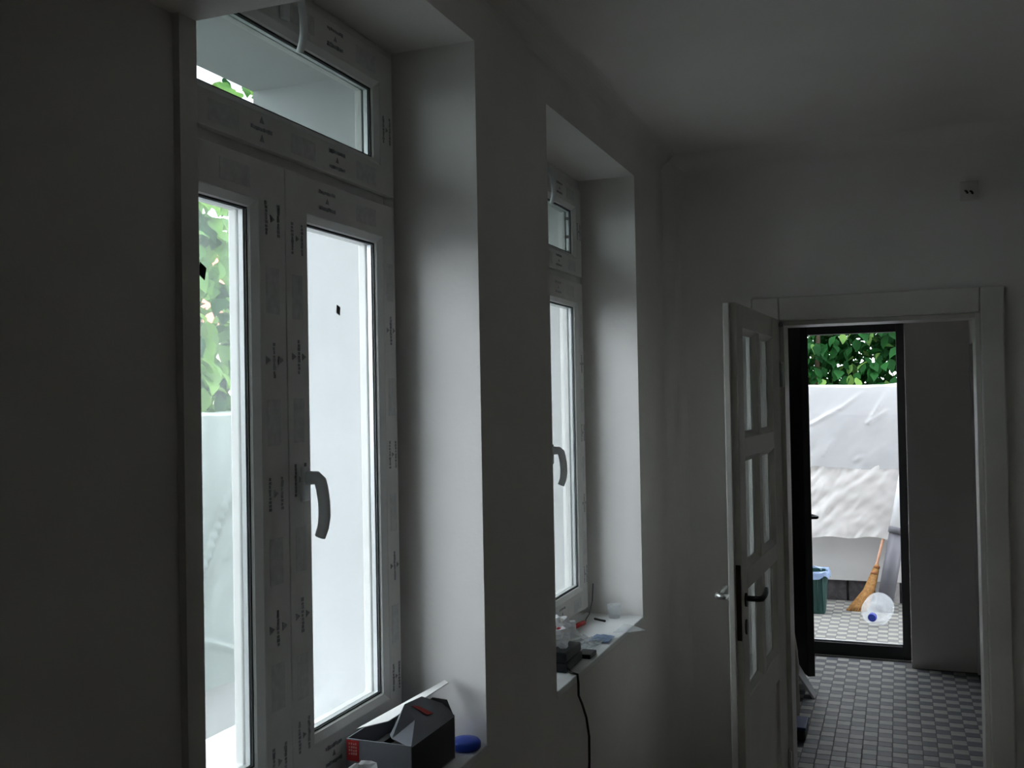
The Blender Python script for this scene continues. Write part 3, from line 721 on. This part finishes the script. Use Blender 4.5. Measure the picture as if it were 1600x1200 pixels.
# ------------------------------------------------------------------ hedges
def leaf_mesh(name, m, L=.11, Wd=.075):
    v = [(0, 0, 0), (-Wd*.42, L*.28, .010), (0, L*.30, -.002), (Wd*.42, L*.28, .010), (-Wd*.5, L*.52, .008), (0, L*.55, -.004), (Wd*.5, L*.52, .008), (-Wd*.26, L*.80, .0), (0, L*.8, -.010), (Wd*.26, L*.80, .0), (0, L, -.022)]
    f = [(0, 2, 1), (0, 3, 2), (1, 2, 5, 4), (2, 3, 6, 5), (4, 5, 8, 7), (5, 6, 9, 8), (7, 8, 10), (8, 9, 10)]
    me = bpy.data.meshes.new(name); me.from_pydata(v, [], f); me.materials.append(m)
    me.polygons.foreach_set('use_smooth', [True]*len(f)); return me, np.array(v), f
LD = [leaf_mesh('leaf', M['leafd']), leaf_mesh('leaf_pale', M['leafl'])]
from mathutils import Euler
def hedge(name, label, lo, hi, face, n_stuff, vis, n_vis, seed, size=1., trunks=(), pale=.25, skip=None, thick=None):
    """one hedge: trunks, a mass of leaves, and the leaves that can be told apart"""
    rnd = random.Random(seed)
    base = ((lo[0]+hi[0])/2, (lo[1]+hi[1])/2, -.06)
    h = empty(name, base, label, 'hedge')
    for (x, y, zt) in trunks:
        MB().tube([(x, y, -.06), (x+.02, y+.03, .8), (x-.03, y, 1.7), (x+.03, y+.02, zt)], [.035, .03, .025, .012], 8).build('trunk', M['bark'], h, smooth=True)
    for which in (0, 1):
        V = []; F = []; _, lv, lf = LD[which]; nn = int(n_stuff*((1-pale) if which == 0 else pale))
        for k in range(nn):
            p = Vector((rnd.uniform(lo[0], hi[0]), rnd.uniform(lo[1], hi[1]), rnd.uniform(lo[2], hi[2])))
            dens = noise.noise(Vector((p.x*1.6, p.y*1.6, p.z*1.6+seed)))
            if p.z > hi[2]-.6 and dens < (p.z-hi[2]+.6)*1.0-.15: continue
            if skip and skip(p): continue
            e = Euler((rnd.uniform(-1.3, .2), rnd.uniform(-.5, .5), rnd.uniform(0, 6.28))).to_matrix(); s = size*rnd.uniform(.7, 1.25)
            b = len(V); 
            R = np.array(e)*s; V += (lv@R.T+np.array(p)-np.array(base)).tolist(); F += [[b+i for i in f] for f in lf]
        me = bpy.data.meshes.new('foliage'); me.from_pydata(V, [], F); me.materials.append(M['leafd'] if which == 0 else M['leafl'])
        o = plink('foliage', me, h); o['kind'] = 'stuff'
    if thick:
        lo, hi, extra = thick
        V = []; F = []; _, lv, lf = LD[0]
        for k in range(extra):
            p = Vector((rnd.uniform(lo[0], hi[0]), rnd.uniform(lo[1], hi[1]), rnd.uniform(lo[2], hi[2])))
            R = np.array(Euler((rnd.uniform(-1.3, .2), rnd.uniform(-.5, .5), rnd.uniform(0, 6.28))).to_matrix())*size*rnd.uniform(.7, 1.25)
            b = len(V); V += (lv@R.T+np.array(p)-np.array(base)).tolist(); F += [[b+i for i in f] for f in lf]
        me = bpy.data.meshes.new('foliage'); me.from_pydata(V, [], F); me.materials.append(M['leafd'])
        o = plink('foliage', me, h); o['kind'] = 'stuff'
    for k in range(n_vis):
        p = Vector((rnd.uniform(vis[0][0], vis[1][0]), rnd.uniform(vis[0][1], vis[1][1]), rnd.uniform(vis[0][2], vis[1][2])))
        if skip and skip(p): continue
        which = 1 if rnd.random() < pale else 0
        o = plink('leaf', LD[which][0], h, p-Vector(base))
        # leaves hang tip down and turn to the light on the open side
        o.rotation_euler = Euler((rnd.uniform(-1.5, -.5), rnd.uniform(-.5, .5), math.atan2(face[1], face[0])-math.pi/2+rnd.uniform(-.9, .9)))
        s = size*rnd.uniform(.8, 1.35); o.scale = (s, s, s)
    return h
hedge('leafy_hedge', 'dense green leafy hedge rising behind the patio wall', (-4.0, FY+.32, 1.2), (3.0, FY+1.3, 3.2), (0, -1), 15000,
      ((-1.0, FY+.22, 1.75), (.35, FY+.34, 2.5)), 170, 1, 1.0, [(-.66, FY+.45, 2.9), (.4, FY+.6, 2.9), (-2.2, FY+.6, 2.9)], .16, thick=((-1.5, FY+.35, 1.5), (.8, FY+1.3, 2.9), 2600))
hedge('tall_shrub', 'pale green broad-leaved shrub beyond the near window', (FLX-1.35, 2.6, 1.1), (FLX-.38, 6.8, 4.5), (1, -.5), 5600,
      ((FLX-.50, 3.9, 1.55), (FLX-.36, 5.05, 4.0)), 230, 2, 1.4, [(FLX-.5, 4.55, 3.3), (FLX-.6, 3.4, 3.2), (FLX-.55, 5.6, 3.2)], .7, skip=lambda p: p.z > 3.38 and p.y < 4.47+(-3.4-p.x)*1.25)

# neighbour's house glimpsed through the shrub
nh = empty('neighbour_house', (-12, 15.5, -.06), 'neighbouring house with a red roof glimpsed through the shrub', 'house')
MB().box(-16, -8, 13, 18, -.06, 2.9).build('house_wall', M['house'], nh)
MB().prism([(12.6, 2.85), (18.4, 2.85), (15.5, 4.6)], lambda a, b: (-16.4, a, b), lambda a, b: (-7.6, a, b)).build('house_roof', M['roof'], nh)
